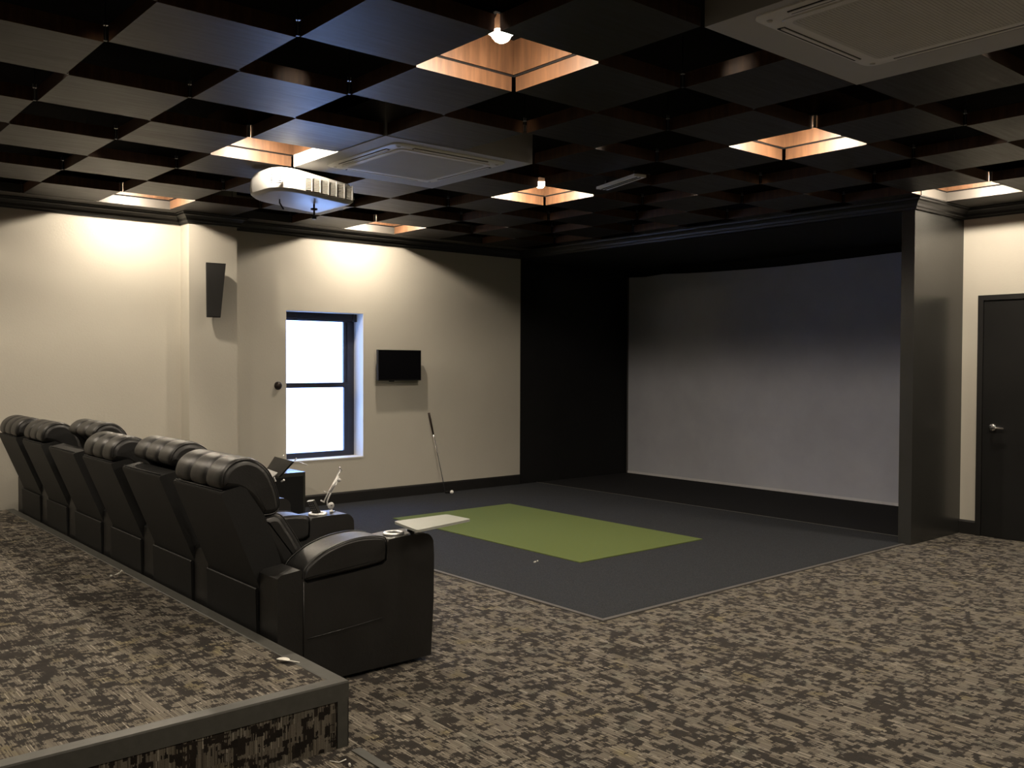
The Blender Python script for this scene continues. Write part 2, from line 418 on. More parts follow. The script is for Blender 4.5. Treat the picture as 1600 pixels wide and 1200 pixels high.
for i in range(IMIN, 12):
    for j in range(JMIN, 8):
        if (i+j) % 2 == 0 or (i, j) in ACC: continue
        x, y = X0+(i+.5)*G, Y0+(j+.5)*G
        hx, hy = G/2-gap, G/2-gap; cx, cyy = x, y
        if j == 7: continue
        if y > 3.6:
            if i > 10: continue
            if i == 10: x0, x1 = x-hx, XF-.088; cx, hx = (x0+x1)/2, (x1-x0)/2
        else:
            if i > 10: continue
        if (i, j) == (6, 1): cyy -= .045            # shifted out of line on purpose so more of the glowing bulb shows
        full = abs(hx-(G/2-gap)) < 1e-6
        if in_view(x, y) or in_view(x-.4, y) or in_view(x, y-.4) or in_view(x+.4, y) or in_view(x, y+.4):
            if full: me = PME
            else:
                b2 = nb(); panel_bm(b2, -hx, hx, -hy, hy); me = mesh('ceiling_panel', b2, [WALNUT, WALSIDE])
            p = bpy.data.objects.new('ceiling_panel', me); C.objects.link(p); p.parent = ceil
            p.location = Vector((cx + random.uniform(-.0015, .0015), cyy + random.uniform(-.0015, .0015), HC + random.uniform(-.001, .001))) - ceil.location
            p.rotation_euler = (R(random.uniform(-.12, .12)), R(random.uniform(-.12, .12)), R(random.uniform(-.15, .15)))
            nvis += 1
        else:
            panel_bm(hid, cx-hx, cx+hx, cyy-hy, cyy+hy, HC)
o = obj('panel_field', hid, [WALNUT, WALSIDE], ceil); o['kind'] = 'stuff'
# border boards between the grid and the crown
def border(lo, hi): obj('border_board', bx((*lo, HC+.0005), (*hi, HC+PT), .002, 1), BORDER, ceil)
border((XMIN, 8.410+gap), (3.19, 8.690)); border((3.192, 8.410+gap), (3.74, 8.484)); border((3.742, 8.410+gap), (XF-.002, 8.690))
border((7.869+gap, YMIN), (XB, 3.612)); border((7.432, 3.612), (XB, 3.702))
# hangers at the grid corners
bm = nb(); tube(bm, [(0, 0, .0), (0, 0, DECK-HC)], .0028, 6); box(bm, (-.009, -.009, .066), (.009, .009, .069)); box(bm, (-.009, -.002, .066), (-.007, .002, .088)); box(bm, (.007, -.002, .066), (.009, .002, .088)); box(bm, (-.007, -.007, .0), (.007, .007, .004))
for f in bm.faces: f.material_index = 1 if max(v.co.z for v in f.verts) - min(v.co.z for v in f.verts) > .1 or f.calc_center_median().z > .2 or f.calc_center_median().z < .01 else 0
HME = mesh('panel_hanger', bm, [STEEL, BLKPL])
bm = nb(); box(bm, (-.010, -.002, 0), (.010, .002, .085)); tube(bm, [(0, 0, .08), (0, 0, DECK-HC)], .0028, 6)
HME2 = mesh('panel_hanger', bm, STEEL)
near_c = {(i, j) for (i, j) in LIT}
for i in range(-1, 11):
    for j in range(-9, 8):
        x, y = X0+i*G, Y0+j*G
        if not in_view(x, y): continue
        if 3 <= i <= 5 and (1 <= j <= 3 or -5 <= j <= -3) and not ((i, j) in ((3, 3),)): continue
        if (i, j) in ((2, -2), (6, 2)) or any((i-a, j-b) in LIT for a, b in ((1, 0), (0, 1), (1, 1))): continue
        h = bpy.data.objects.new('panel_hanger', HME2 if (i, j) in near_c else HME); C.objects.link(h); h.parent = ceil
        h.location = Vector((x-.004, y-.004, HC+.001)) - ceil.location
        if (i, j) in near_c: h.rotation_euler[2] = R(-45)

# recessed lamps in the open cells
LAB = {(2, -2): 'recessed ceiling lamp with bare glowing bulb, nearest the camera at top centre',
       (6, 2): 'recessed ceiling lamp with bare glowing bulb, smaller and farther, above the black enclosure corner',
       (2, 2): 'recessed ceiling lamp with lit wood sides directly behind the white projector',
       (2, 6): 'recessed ceiling lamp lighting the cream wall left of the pillar',
       (6, 6): 'recessed ceiling lamp lighting the cream wall above the window',
       (6, -2): 'recessed ceiling lamp with lit wood sides in front of the grey screen, right of centre',
       (10, -2): 'recessed ceiling lamp beside the crown moulding above the black door'}
def lamp(i, j):
    cx, cyy = X0+(i+.5)*G, Y0+(j+.5)*G; zb = 3.003; r = BULB_R
    if (i, j) == (6, 2): cyy += .025      # the two lamps that are seen directly are larger globes
    if (i, j) == (2, -2): cx -= .10; cyy -= .085; zb = 2.985
    big = (i, j) in ((6, 2), (2, -2))
    if big: r = .047
    t = thing('recessed_lamp', LAB.get((i, j), 'recessed ceiling lamp outside the photographed part of the room'), 'ceiling lamp', (cx, cyy, HC+PT), 'recessed lamps in the open ceiling cells' if (i, j) in LAB else 'recessed lamps outside the photograph')
    x0, y0 = X0+i*G, Y0+j*G; x1, y1 = x0+G, y0+G; w_ = .012; z0, z1 = HC+PT+.010, DECK-.002; e = .002
    bm = nb()
    box(bm, (x0-w_+e, y0-w_+e, z0), (x0+e, y1+w_-e, z1)); box(bm, (x1-e, y0-w_+e, z0), (x1+w_-e, y1+w_-e, z1))
    box(bm, (x0+e, y0-w_+e, z0), (x1-e, y0+e, z1)); box(bm, (x0+e, y1-e, z0), (x1-e, y1+w_-e, z1))
    obj('wood_surround', bm, WALSIDE, t)
    bm = nb(); q = .022
    box(bm, (x0-q-.006, y0-q, HC+PT+.0005), (x0-.006, y1+q, z0)); box(bm, (x1+.006, y0-q, HC+PT+.0005), (x1+.006+q, y1+q, z0))
    box(bm, (x0-.006, y0-q-.006, HC+PT+.0005), (x1+.006, y0-.006, z0)); box(bm, (x0-.006, y1+.006, HC+PT+.0005), (x1+.006, y1+.006+q, z0))
    obj('shadow_gap_strip', bm, DECKM, t)
    bm = nb()
    lathe(bm, [(0, zb-r)] + [(r*math.sin(R(a)), zb-r*math.cos(R(a))) for a in (20, 40, 60, 80, 100)] + [(.0, zb+r*.18)], (cx, cyy, 0), 16)
    obj('bulb', bm, BULBBIG if big else BULB, t)
    bm = nb(); lathe(bm, [(r*1.25, zb-.004), (r*1.18, zb+.03), (.032, zb+.058), (.021, zb+.08), (.021, z1), (0, z1)], (cx, cyy, 0), 20)
    obj('lamp_holder', bm, PLASTW, t)
for ij in sorted(LIT): lamp(*ij)

# ================================================================== PLATFORM
PXR, PY0, PH = 1.842, 3.158, .255
t = bpy.data.objects.new('floor_platform', None); C.objects.link(t); t.location = (0, PY0, 0); t['kind'] = 'structure'
obj('platform_deck', bx((XMIN, PY0+.004, .0), (PXR-.004, YW-.018, PH)), CARPET, t)
obj('platform_riser', bx((XMIN, PY0, .0), (PXR-.001, PY0+.004, PH-.004)), CARPETV, t)
bm = nb()   # L-shaped vinyl nosing, front edge and right edge
prof = [(-.002, .185), (.004, .185), (.0045, .252), (.002, .2585), (-.055, .2585), (-.060, .2555), (-.002, .2550)]
def nose(bm, a, b_, outn):
    for s_ in (0,):
        ra = []
        for p in (a, b_):
            ring = []
            for dd, z in prof:
                ring.append(bm.verts.new((p[0]+outn[0]*dd + p[2]*dd, p[1]+outn[1]*dd + p[3]*dd, z)))
            ra.append(ring)
        n = len(prof)
        for k in range(n): bm.faces.new((ra[0][k], ra[0][(k+1) % n], ra[1][(k+1) % n], ra[1][k]))
        bm.faces.new(ra[0]); bm.faces.new(ra[1][::-1])
nose(bm, (XMIN, PY0, 0, 0), (PXR, PY0, 1, 0), (0, -1))
obj('nosing', bm, NOSE, t)
bm = nb(); nose(bm, (PXR, PY0, 0, -1), (PXR, YW-.02, 0, 0), (1, 0)); obj('nosing', bm, NOSE, t)
bm = nb(); box(bm, (PXR-.045, PY0-.004, .001), (PXR+.003, PY0+.0, .186)); box(bm, (PXR, PY0-.004, .001), (PXR+.003, PY0+.045, .186)); bev(bm, .001, 1)
obj('corner_guard', bm, NOSE, t)

# ================================================================== SCREEN
t = thing('projection_screen', 'large matt grey projection screen hanging inside the black enclosure', 'screen', (9.45, 6.25, 0))
top = [(8.69, 2.686), (8.378, 2.672), (8.032, 2.690), (7.7, 2.672), (7.223, 2.659), (6.7, 2.652), (6.212, 2.652), (5.334, 2.674), (4.826, 2.69), (3.84, 2.70)]
def topz(y):
    for (a, za), (b_, zb) in zip(top, top[1:]):
        if b_ <= y <= a: return za + (zb-za)*(a-y)/(a-b_)
    return 2.69
bm = nb(); ny = 48; nz = 20; g = []
for i in range(ny+1):
    y = 8.655 - (8.655-3.86)*i/ny; row = []
    for k in range(nz+1):
        z = .034 + (topz(y)-.034)*k/nz
        x = 9.45 + .006*math.sin(y*5)*math.sin(k/nz*math.pi) - .03*(k/nz)**6*0
        row.append((x, y, z))
    g.append(row)
for off in (0, .003):
    vs = [[bm.verts.new((x+off, y, z)) for x, y, z in r_] for r_ in g]
    for a, b_ in zip(vs, vs[1:]):
        for k in range(nz): f = bm.faces.new((a[k], a[k+1], b_[k+1], b_[k])); f.smooth = True
obj('screen_fabric', bm, SCREEN, t)
obj('bottom_hem', bx((9.444, 3.86, .006), (9.453, 8.655, .036), .002, 1), SCRHEM, t)
obj('side_hem', bx((9.446, 8.655, .006), (9.452, 8.682, 2.684), .002, 1), GUN, t)

# putting green
tag(obj('putting_mat', bx((4.878, 4.945, .0035), (6.341, 7.505, .011), .002, 1), GREEN), 'rectangular bright green putting mat on the charcoal carpet', 'mat')

# ================================================================== RECLINERS
def interp_prof(pts, n):
    """closed smooth loop through the points (Catmull-Rom), n samples"""
    m_ = len(pts); out = []
    for q in range(n):
        t_ = q/n*m_; i = int(t_); f = t_-i
        p0, p1, p2, p3 = [Vector(pts[(i+k) % m_]) for k in (-1, 0, 1, 2)]
        out.append(.5*((2*p1) + (-p0+p2)*f + (2*p0-5*p1+4*p2-p3)*f*f + (-p0+3*p1-3*p2+p3)*f*f*f))
    return out
def cushion(bm, loop, y0, y1, chans=1, depth=.014, edge=.03, ns=10, n=40, smoothp=True):
    """soft body: XZ loop swept along Y with channels and rounded ends"""
    P = interp_prof(loop, n) if smoothp else [Vector(p) for p in loop]
    n = len(P); nrm = []
    area = sum(P[i].x*P[(i+1) % n].y - P[(i+1) % n].x*P[i].y for i in range(n))
    sg = 1 if area > 0 else -1
    for i in range(n):
        d_ = (P[(i+1) % n]-P[i-1]); nrm.append(Vector((d_.y, -d_.x)).normalized()*sg)
    W_ = y1-y0; cw = W_/chans; rings = []
    for c_ in range(chans):
        for s in range(ns+1):
            if c_ > 0 and s == 0: continue
            u = s/ns; y = y0 + cw*(c_+u)
            if chans == 1:
                e = min(u, 1-u)*cw
            else:
                e = min(y-y0, y1-y)
            ins = 0
            if e < edge: ins = edge*(1-math.sqrt(max(0, 1-(1-e/edge)**2)))
            ch = 0
            if chans > 1: ch = depth*(1-min(1, 2.2*math.sqrt(max(0, u*(1-u)))))**1.2
            k = ins + ch
            rings.append([bm.verts.new((P[i].x-nrm[i].x*k, y, P[i].y-nrm[i].y*k)) for i in range(n)])
    for a, b_ in zip(rings, rings[1:]):
        for i in range(n):
            f = bm.faces.new((a[i], a[(i+1) % n], b_[(i+1) % n], b_[i])); f.smooth = True
    for r_, rev in ((rings[0], 0), (rings[-1], 1)):
        f = bm.faces.new(r_[::-1] if rev else r_); f.smooth = False
def arc(cx, cz, r, a0, a1, n=6): return [(cx+r*math.cos(R(a0+(a1-a0)*k/n)), cz+r*math.sin(R(a0+(a1-a0)*k/n))) for k in range(n+1)]

ARMS_Y = [3.82, 4.600, 5.378, 6.140, 6.935, 7.680, 8.455]      # near faces of the seven arms
AW = .182
def make_arm(parent, y, far=False):
    y0, y1 = y, y+AW
    # arm body
    poly = [(1.872, .022), (2.712, .022), (2.716, .10)] + [(2.728, .30), (2.730, .52)] + arc(2.668, .585, .060, 0, 90, 6)[1:] + \
           [(2.56, .646), (2.462, .640)] + [(2.450, .620), (2.446, .540), (2.425, .522), (2.25, .505), (2.02, .490), (2.004, .505), (2.000, .545), (1.985, .556), (1.89, .545), (1.872, .53)]
    bm = nb(); prism(bm, poly, y0, y1, 'Y'); bev(bm, .012, 3, 50)
    a = smooth(obj('arm', bm, LEATHER, parent), 50)
    bm = nb(); tube(bm, [(2.0, y0-.0015, .06), (2.0, y0-.0015, .50)], .0022, 6); obj('seam', bm, LEATHER, a)
    bm = nb()
    tube(bm, [(2.02, y0-.0015, .235), (2.20, y0-.0015, .245), (2.42, y0-.0015, .262)], .0022, 6)
    obj('seam', bm, LEATHER, a)
    # curved padded cushion on top
    loop = [(2.008, .500), (2.12, .505), (2.30, .516), (2.425, .532), (2.448, .560), (2.444, .640), (2.40, .662), (2.30, .668), (2.20, .655), (2.10, .622), (2.02, .570), (1.998, .53)]
    bm = nb(); cushion(bm, loop, y0-.004, y1+.003, 1, edge=.016, ns=14, n=60)
    p_ = obj('arm_pad', bm, LEATHER, parent)
    P = interp_prof(loop, 60)
    for yy in (y0-.001, y1-.001):
        bm = nb(); tube(bm, [(q.x*1.0, yy, q.y+.001) for q in P[18:58]], .0032, 6); obj('piping', bm, LEATHER, p_)
    # cup holder
    cx, cyy, cz = 2.545, (y0+y1)/2, .646
    bm = nb(); lathe(bm, [(.036, .001), (.038, .006), (.043, .010), (.050, .008), (.054, .001), (.052, -.003), (.036, -.003)], (cx, cyy, cz), 32)
    c = obj('cup_holder_ring', bm, RING, parent)
    bm = nb(); lathe(bm, [(.0, -.0005), (.037, -.0005), (.037, .004), (.0365, .004), (.036, .0015), (.0, .0012)], (cx, cyy, cz), 28); obj('cup_well', bm, DARKHOLE, c)
    bm = nb(); lathe(bm, [(0, .0), (.016, .0), (.016, .004), (.010, .0055), (0, .0055)], (2.655, cyy+.02, cz-.0025), 16); obj('accessory_socket', bm, CHROME, parent)

def make_recliner(k):
    ya, yb = ARMS_Y[k]+AW, ARMS_Y[k+1]
    y0, y1 = ya+.006, yb-.010
    names = ['nearest black leather theatre recliner, right end of the row, white tray over its arm',
             'black leather theatre recliner second from the camera, remote and phone clamp on its near arm',
             'black leather theatre recliner third from the camera, tablet stand on its near arm',
             'fourth black leather theatre recliner from the camera, headrest tipped forward and highest',
             'black leather theatre recliner fifth from the camera, second from the far end of the row',
             'black leather theatre recliner at the far left end of the row against the cream wall']
    t = thing('theatre_recliner', names[k], 'recliner', (2.3, (y0+y1)/2, 0), 'theatre recliners in a row')
    make_arm(t, ARMS_Y[k])
    if k == 5: make_arm(t, ARMS_Y[6])
    # low base
    bm = nb(); box(bm, (1.872, y0, .03), (2.66, y1, .30)); bev(bm, .008, 2); smooth(obj('base', bm, FABRIC, t))
    # rear flap
    bm = nb(); prism(bm, [(1.866, .05), (1.856, .452), (1.861, .456), (1.871, .45), (1.874, .05)], y0+.006, y1-.006, 'Y'); bev(bm, .002, 1); smooth(obj('rear_flap', bm, FABRIC, t))
    # reclined back shell with a top ledge
    led = {1: .028, 2: .0, 3: .0}.get(k, 0)
    bm = nb(); prism(bm, [(1.880, .20), (1.874, .455), (1.692, .902), (1.694, .914), (1.705, .918), (1.785, .935), (1.81, .925), (1.90, .79), (1.97, .60), (2.02, .44), (2.02, .20)], y0-.003, y1+.001, 'Y')
    bev(bm, .007, 2, 20); sh = smooth(obj('back_shell', bm, FABRIC, t), 40)
    bm = nb(); tube(bm, [(1.700, y0+.01, .921), (1.700, y1-.01, .921)], .0035, 6); obj('piping', bm, FABRIC, sh)
    # headrest roll
    tilt = {1: 16, 3: 30, 4: 4}.get(k, 0); lift = {1: .012, 3: .030}.get(k, 0); fw = {1: .03, 3: .07}.get(k, 0)
    loop = [(1.712, .922), (1.692, .945), (1.694, .985), (1.715, 1.025), (1.760, 1.057), (1.820, 1.066), (1.880, 1.046), (1.930, 1.000), (1.962, .940), (1.984, .870), (1.990, .815), (1.960, .785), (1.895, .784), (1.868, .815), (1.825, .872), (1.770, .912)]
    pv = Vector((1.84, .88)); ca, sa = math.cos(R(-tilt)), math.sin(R(-tilt))
    lp = []
    for x, z in loop:
        q = Vector((x, z))-pv; lp.append((pv.x + q.x*ca - q.y*sa + fw, pv.y + q.x*sa + q.y*ca + lift))
    bm = nb(); cushion(bm, lp, y0+.003, y1-.003, 3, depth=.0150, edge=.020, ns=12, n=60)
    hr = obj('headrest', bm, LEATHER, t)
    P = interp_prof(lp, 60)
    for yy in (y0+.010, y1-.010):
        bm = nb(); c0 = Vector((sum(q.x for q in P)/60, sum(q.y for q in P)/60))
        tube(bm, [(q.x+(c0.x-q.x)*.07, yy, q.y+(c0.y-q.y)*.07) for q in P[4:46]], .003, 6)
        obj('piping', bm, LEATHER, hr)
    # lumbar cushion
    loop = [(1.885, .770), (1.935, .796), (1.990, .785), (2.035, .725), (2.085, .645), (2.130, .560), (2.165, .490), (2.145, .440), (2.04, .44), (1.955, .57), (1.900, .68)]
    bm = nb(); cushion(bm, loop, y0+.002, y1-.002, 3, depth=.012, edge=.028, ns=8, n=48); lb = obj('lumbar_cushion', bm, LEATHER, t)
    P = interp_prof(loop, 48)
    for yy in (y0+.012, y1-.012): bm = nb(); tube(bm, [(q.x-.003, yy, q.y-.003) for q in P[6:30]], .003, 6); obj('piping', bm, LEATHER, lb)
    # seat
    loop = [(2.12, .33), (2.40, .325), (2.68, .33), (2.715, .38), (2.708, .445), (2.66, .480), (2.45, .488), (2.25, .475), (2.12, .455), (2.09, .39)]
    bm = nb(); cushion(bm, loop, y0+.002, y1-.002, 1, edge=.03, ns=16, n=48); obj('seat_cushion', bm, LEATHER, t)
    loop = [(2.67, .06), (2.71, .055), (2.735, .09), (2.742, .20), (2.735, .30), (2.71, .322), (2.67, .32)]
    bm = nb(); cushion(bm, loop, y0+.004, y1-.004, 1, edge=.02, ns=12, n=36); obj('footrest', bm, LEATHER, t)
for k in range(6): make_recliner(k)

# swivel tray on the first arm
t = thing('swivel_tray', 'white rectangular swivel tray above the nearest recliner arm', 'tray', (2.655, 3.911, .646))
bm = nb(); q = [(2.564, 3.938), (2.513, 3.655), (2.908, 3.745), (2.901, 3.946)]
def roundpoly(poly, r=.02, n=4):
    out = []
    m_ = len(poly)
    for i in range(m_):
        p, a, b_ = Vector(poly[i]), Vector(poly[i-1]), Vector(poly[(i+1) % m_])
        u, v = (a-p).normalized(), (b_-p).normalized(); p1, p2 = p+u*r, p+v*r
        for k in range(n+1):
            s = k/n; out.append(tuple((1-s)**2*p1 + 2*s*(1-s)*p + s*s*p2))
    return out
prism(bm, roundpoly(q), .690, .702); bev(bm, .003, 2, 60); obj('tray_top', bm, TRAYM, t)
bm = nb(); lathe(bm, [(0, .0), (.022, .0), (.022, .008), (.012, .012), (.012, .032), (.020, .036), (.020, .042), (0, .042)], (2.655, 3.915, .648), 20)
box(bm, (2.63, 3.86, .678), (2.75, 3.92, .690)); obj('tray_bracket', bm, BLKPL, t)
bm = nb(); lathe(bm, [(0, .0), (.010, .0), (.010, .010), (.006, .013), (0, .013)], (2.69, 3.885, .6475), 14); obj('knob', bm, CHROME, t)

# remote standing in the second arm's cup holder
t = thing('remote_control', 'black remote control standing in the cup holder of the second arm', 'remote', (2.545, 4.69, .648))
rm = Matrix.Translation((2.54, 4.69, .650)) @ Matrix.Rotation(R(-28), 4, 'Y') @ Matrix.Rotation(R(20), 4, 'Z')
bm = nb(); box(bm, (-.009, -.024, .0), (.009, .024, .085)); bev(bm, .006, 3); bmesh.ops.transform(bm, matrix=rm, verts=bm.verts); smooth(obj('body', bm, BLKPL, t))
for a in range(5):
    for c_ in (-.014, 0, .014):
        bm = nb(); box(bm, (-.0108, c_-.004, .014+a*.014), (-.0085, c_+.004, .022+a*.014)); bev(bm, .001, 1); bmesh.ops.transform(bm, matrix=rm, verts=bm.verts); obj('button', bm, KEYS, t)

# phone clamp on the second arm
t = thing('phone_clamp', 'silver phone holder with empty clamp on a thin arm rising from the second arm', 'holder', (2.63, 4.69, .648))
y = 4.69
bm = nb(); lathe(bm, [(0, 0), (.014, 0), (.014, .006), (.006, .010), (.006, .022), (0, .022)], (2.632, y, .648), 16); lathe(bm, [(.006, -.006), (.018, -.006), (.020, 0), (.018, .006), (.006, .006)], (2.628, y-.002, .685), 20, 'Y'); obj('swivel_base', bm, SILVER, t)
bm = nb(); tube(bm, [(2.620, y, .680), (2.606, y, .690), (2.604, y, .712), (2.620, y, .745), (2.650, y, .790), (2.676, y, .824)], .0045, 10); obj('stem', bm, SILVER, t)
bm = nb(); lathe(bm, [(.0, -.010), (.010, -.010), (.012, 0), (.010, .010), (0, .010)], (2.680, y, .828), 16, 'Y'); obj('ball_joint', bm, SILVER, t)
bm = nb(); tube(bm, [(2.582, y, .708), (2.612, y, .760), (2.652, y, .822), (2.692, y, .886)], .0042, 8)
tube(bm, [(2.618, y-.008, .765), (2.672, y-.008, .852)], .007, 8); obj('clamp_rail', bm, SILVER, t)
bm = nb(); tube(bm, [(2.670, y-.03, .905), (2.694, y, .888), (2.716, y+.03, .878)], .0035, 8); tube(bm, [(2.670, y-.03, .905), (2.664, y-.03, .899)], .0035, 8); tube(bm, [(2.716, y+.03, .884), (2.708, y+.03, .870)], .0035, 8)
tube(bm, [(2.586, y, .708), (2.560, y-.01, .722)], .0045, 8); tube(bm, [(2.606, y, .762), (2.575, y-.01, .772)], .0035, 8); obj('clamp_jaw', bm, SILVER, t)

# tablet stand on the third arm
t = thing('tablet_stand', 'black tablet holder on a grey bracket, rising from the third arm', 'holder', (2.66, 5.45, .648))
def quad_plate(bm, pts, th):
    p = [Vector(q_) for q_ in pts]; n_ = (p[1]-p[0]).cross(p[3]-p[0]).normalized()*th
    a = [bm.verts.new(q_) for q_ in p]; b_ = [bm.verts.new(q_+n_) for q_ in p]
    bm.faces.new(a); bm.faces.new(b_[::-1])
    for k in range(4): bm.faces.new((a[k], b_[k], b_[(k+1) % 4], a[(k+1) % 4]))
bm = nb(); quad_plate(bm, [(2.63, 5.545, .800), (2.665, 5.475, .902), (2.665, 5.225, .892), (2.63, 5.345, .788)], .012); bev(bm, .003, 1); obj('cradle', bm, BLKPL, t)
bm = nb(); quad_plate(bm, [(2.610, 5.545, .790), (2.652, 5.50, .838), (2.652, 5.36, .828), (2.610, 5.40, .780)], .006)
quad_plate(bm, [(2.63, 5.51, .74), (2.625, 5.53, .80), (2.625, 5.42, .79), (2.64, 5.41, .75)], .006); obj('bracket', bm, SILVER, t)
bm = nb(); tube(bm, [(2.64, 5.46, .645), (2.645, 5.455, .69), (2.64, 5.465, .75), (2.635, 5.47, .80)], [.012, .007, .006, .006], 10)
tube(bm, [(2.66, 5.37, .752), (2.665, 5.345, .765)], .006, 8); obj('stem', bm, SILVER, t)
bm = nb()
for a, b_ in (((2.70, 5.44, .895), (2.712, 5.44, .912)), ((2.70, 5.27, .889), (2.712, 5.27, .906)), ((2.70, 5.21, .885), (2.72, 5.14, .872))): tube(bm, [a, b_], .0035, 6)
obj('clip', bm, SILVER, t)

# ================================================================== WALL THINGS
t = thing('wall_speaker', 'dark grey tapered speaker tilted out from the pillar', 'speaker', (3.53, 8.486, 2.2))
bm = nb()
fr = [(3.377, 8.33, 2.420), (3.560, 8.31, 2.420), (3.553, 8.42, 1.922), (3.421, 8.43, 1.922)]
bk = [(3.42, 8.44, 2.405), (3.55, 8.44, 2.405), (3.55, 8.462, 1.935), (3.45, 8.462, 1.935)]
def hexa(bm, a, b_):
    va = [bm.verts.new(p) for p in a]; vb = [bm.verts.new(p) for p in b_]
    bm.faces.new(va); bm.faces.new(vb[::-1])
    for k in range(4): bm.faces.new((va[k], vb[k], vb[(k+1) % 4], va[(k+1) % 4]))
hexa(bm, fr, bk); bev(bm, .006, 2); smooth(obj('cabinet', bm, BLKPL, t))
bm = nb(); hexa(bm, [(x+(3.48-x)*.05, y_-.006, z+(2.19-z)*.03) for x, y_, z in fr], [(x+(3.48-x)*.05, y_+.004, z+(2.19-z)*.03) for x, y_, z in fr]); bev(bm, .003, 1); obj('grille', bm, GUN, t)
bm = nb(); box(bm, (3.50, 8.44, 2.08), (3.56, 8.486, 2.28)); bev(bm, .002, 1); obj('wall_bracket', bm, BLKPL, t)

t = thing('wall_television', 'small black television on the cream wall right of the window', 'television', (5.69, YW, 1.48))
obj('housing', bx((5.392, 8.590, 1.308), (5.955, 8.625, 1.646), .006, 2), BLKPL, t)
obj('display', bx((5.400, 8.587, 1.322), (5.947, 8.5915, 1.638)), BLKGL, t)
bm = nb(); box(bm, (5.54, 8.625, 1.36), (5.82, 8.655, 1.56)); bev(bm, .01, 2); box(bm, (5.60, 8.655, 1.40), (5.75, YW, 1.52)); obj('wall_mount', bm, BLKPL, t)
bm = nb(); box(bm, (5.545, 8.592, 1.296), (5.60, 8.615, 1.309)); bev(bm, .003, 1); obj('sensor_bar', bm, BLKPL, t)

t = thing('round_thermostat', 'small round dark brown knob on the wall left of the window', 'thermostat', (4.272, YW, 1.265))
bm = nb(); lathe(bm, [(0, -.030), (.022, -.030), (.031, -.024), (.034, -.012), (.034, 0)], (4.268, YW, 1.268), 28, 'Y'); obj('dial', bm, BROWNK, t)
bm = nb(); lathe(bm, [(.036, -.006), (.042, -.004), (.042, 0), (.036, 0)], (4.268, YW, 1.268), 28, 'Y'); obj('back_plate', bm, BLKPL, t)

t = thing('roller_blind', 'dark rolled-up roller blind at the head of the window', 'blind', (4.82, 8.86, 2.0))
bm = nb(); box(bm, (WX0+.012, 8.835, 1.962), (5.245, 8.882, 2.024)); bev(bm, .010, 3); smooth(obj('cassette', bm, BLIND, t))
bm = nb(); box(bm, (5.225, 8.822, 1.948), (5.262, 8.878, 2.030)); bev(bm, .004, 2); obj('end_bracket', bm, BLIND, t)
bm = nb(); tube(bm, [(WX0+.02, 8.862, 1.957), (5.22, 8.862, 1.957)], .007, 8); obj('bottom_bar', bm, BLIND, t)

# putter and ball
t = thing('golf_club', 'steel golf putter with dark grip leaning on the cream wall', 'golf club', (6.30, 8.60, 0))
A, B = Vector((6.123, 8.676, .934)), Vector((6.300, 8.600, .028)); dd = (B-A)
bm = nb(); tube(bm, [A, A+dd*.04, A+dd*.27], [.013, .0125, .009], 10); obj('grip', bm, GRIP, t)
bm = nb(); tube(bm, [A+dd*.27, A+dd*.6, B], [.0065, .0055, .0045], 10); obj('shaft', bm, CHROME, t)
bm = nb(); box(bm, (6.290, 8.560, .004), (6.385, 8.590, .030)); bev(bm, .005, 2); tube(bm, [B, (6.304, 8.585, .018)], .006, 8); smooth(obj('club_head', bm, BLKPL, t))
bm = nb(); bmesh.ops.create_icosphere(bm, subdivisions=3, radius=.0214, matrix=Matrix.Translation((6.335, 8.518, .0254)))
o = obj('golf_ball', bm, BALLM); smooth(o, 60); tag(o, 'white golf ball on the charcoal carpet beside the putter head', 'golf ball')

# black box by the wall
t = thing('subwoofer', 'black box speaker on the floor below the window, its top catching blue daylight', 'speaker', (4.03, 8.32, 0))
bm = nb(); box(bm, (3.80, 8.10, .02), (4.262, 8.56, .447)); bev(bm, .006, 2); smooth(obj('cabinet', bm, BLACKP, t))
bm = nb(); box(bm, (3.83, 8.092, .05), (4.235, 8.101, .41)); bev(bm, .003, 1); obj('grille', bm, FLATB, t)
for xx in (3.84, 4.22):
    for yy in (8.14, 8.52):
        bm = nb(); lathe(bm, [(0, 0.004), (.018, .004), (.016, .021), (0, .021)], (xx, yy, 0), 14); obj('foot', bm, BLKPL, t)

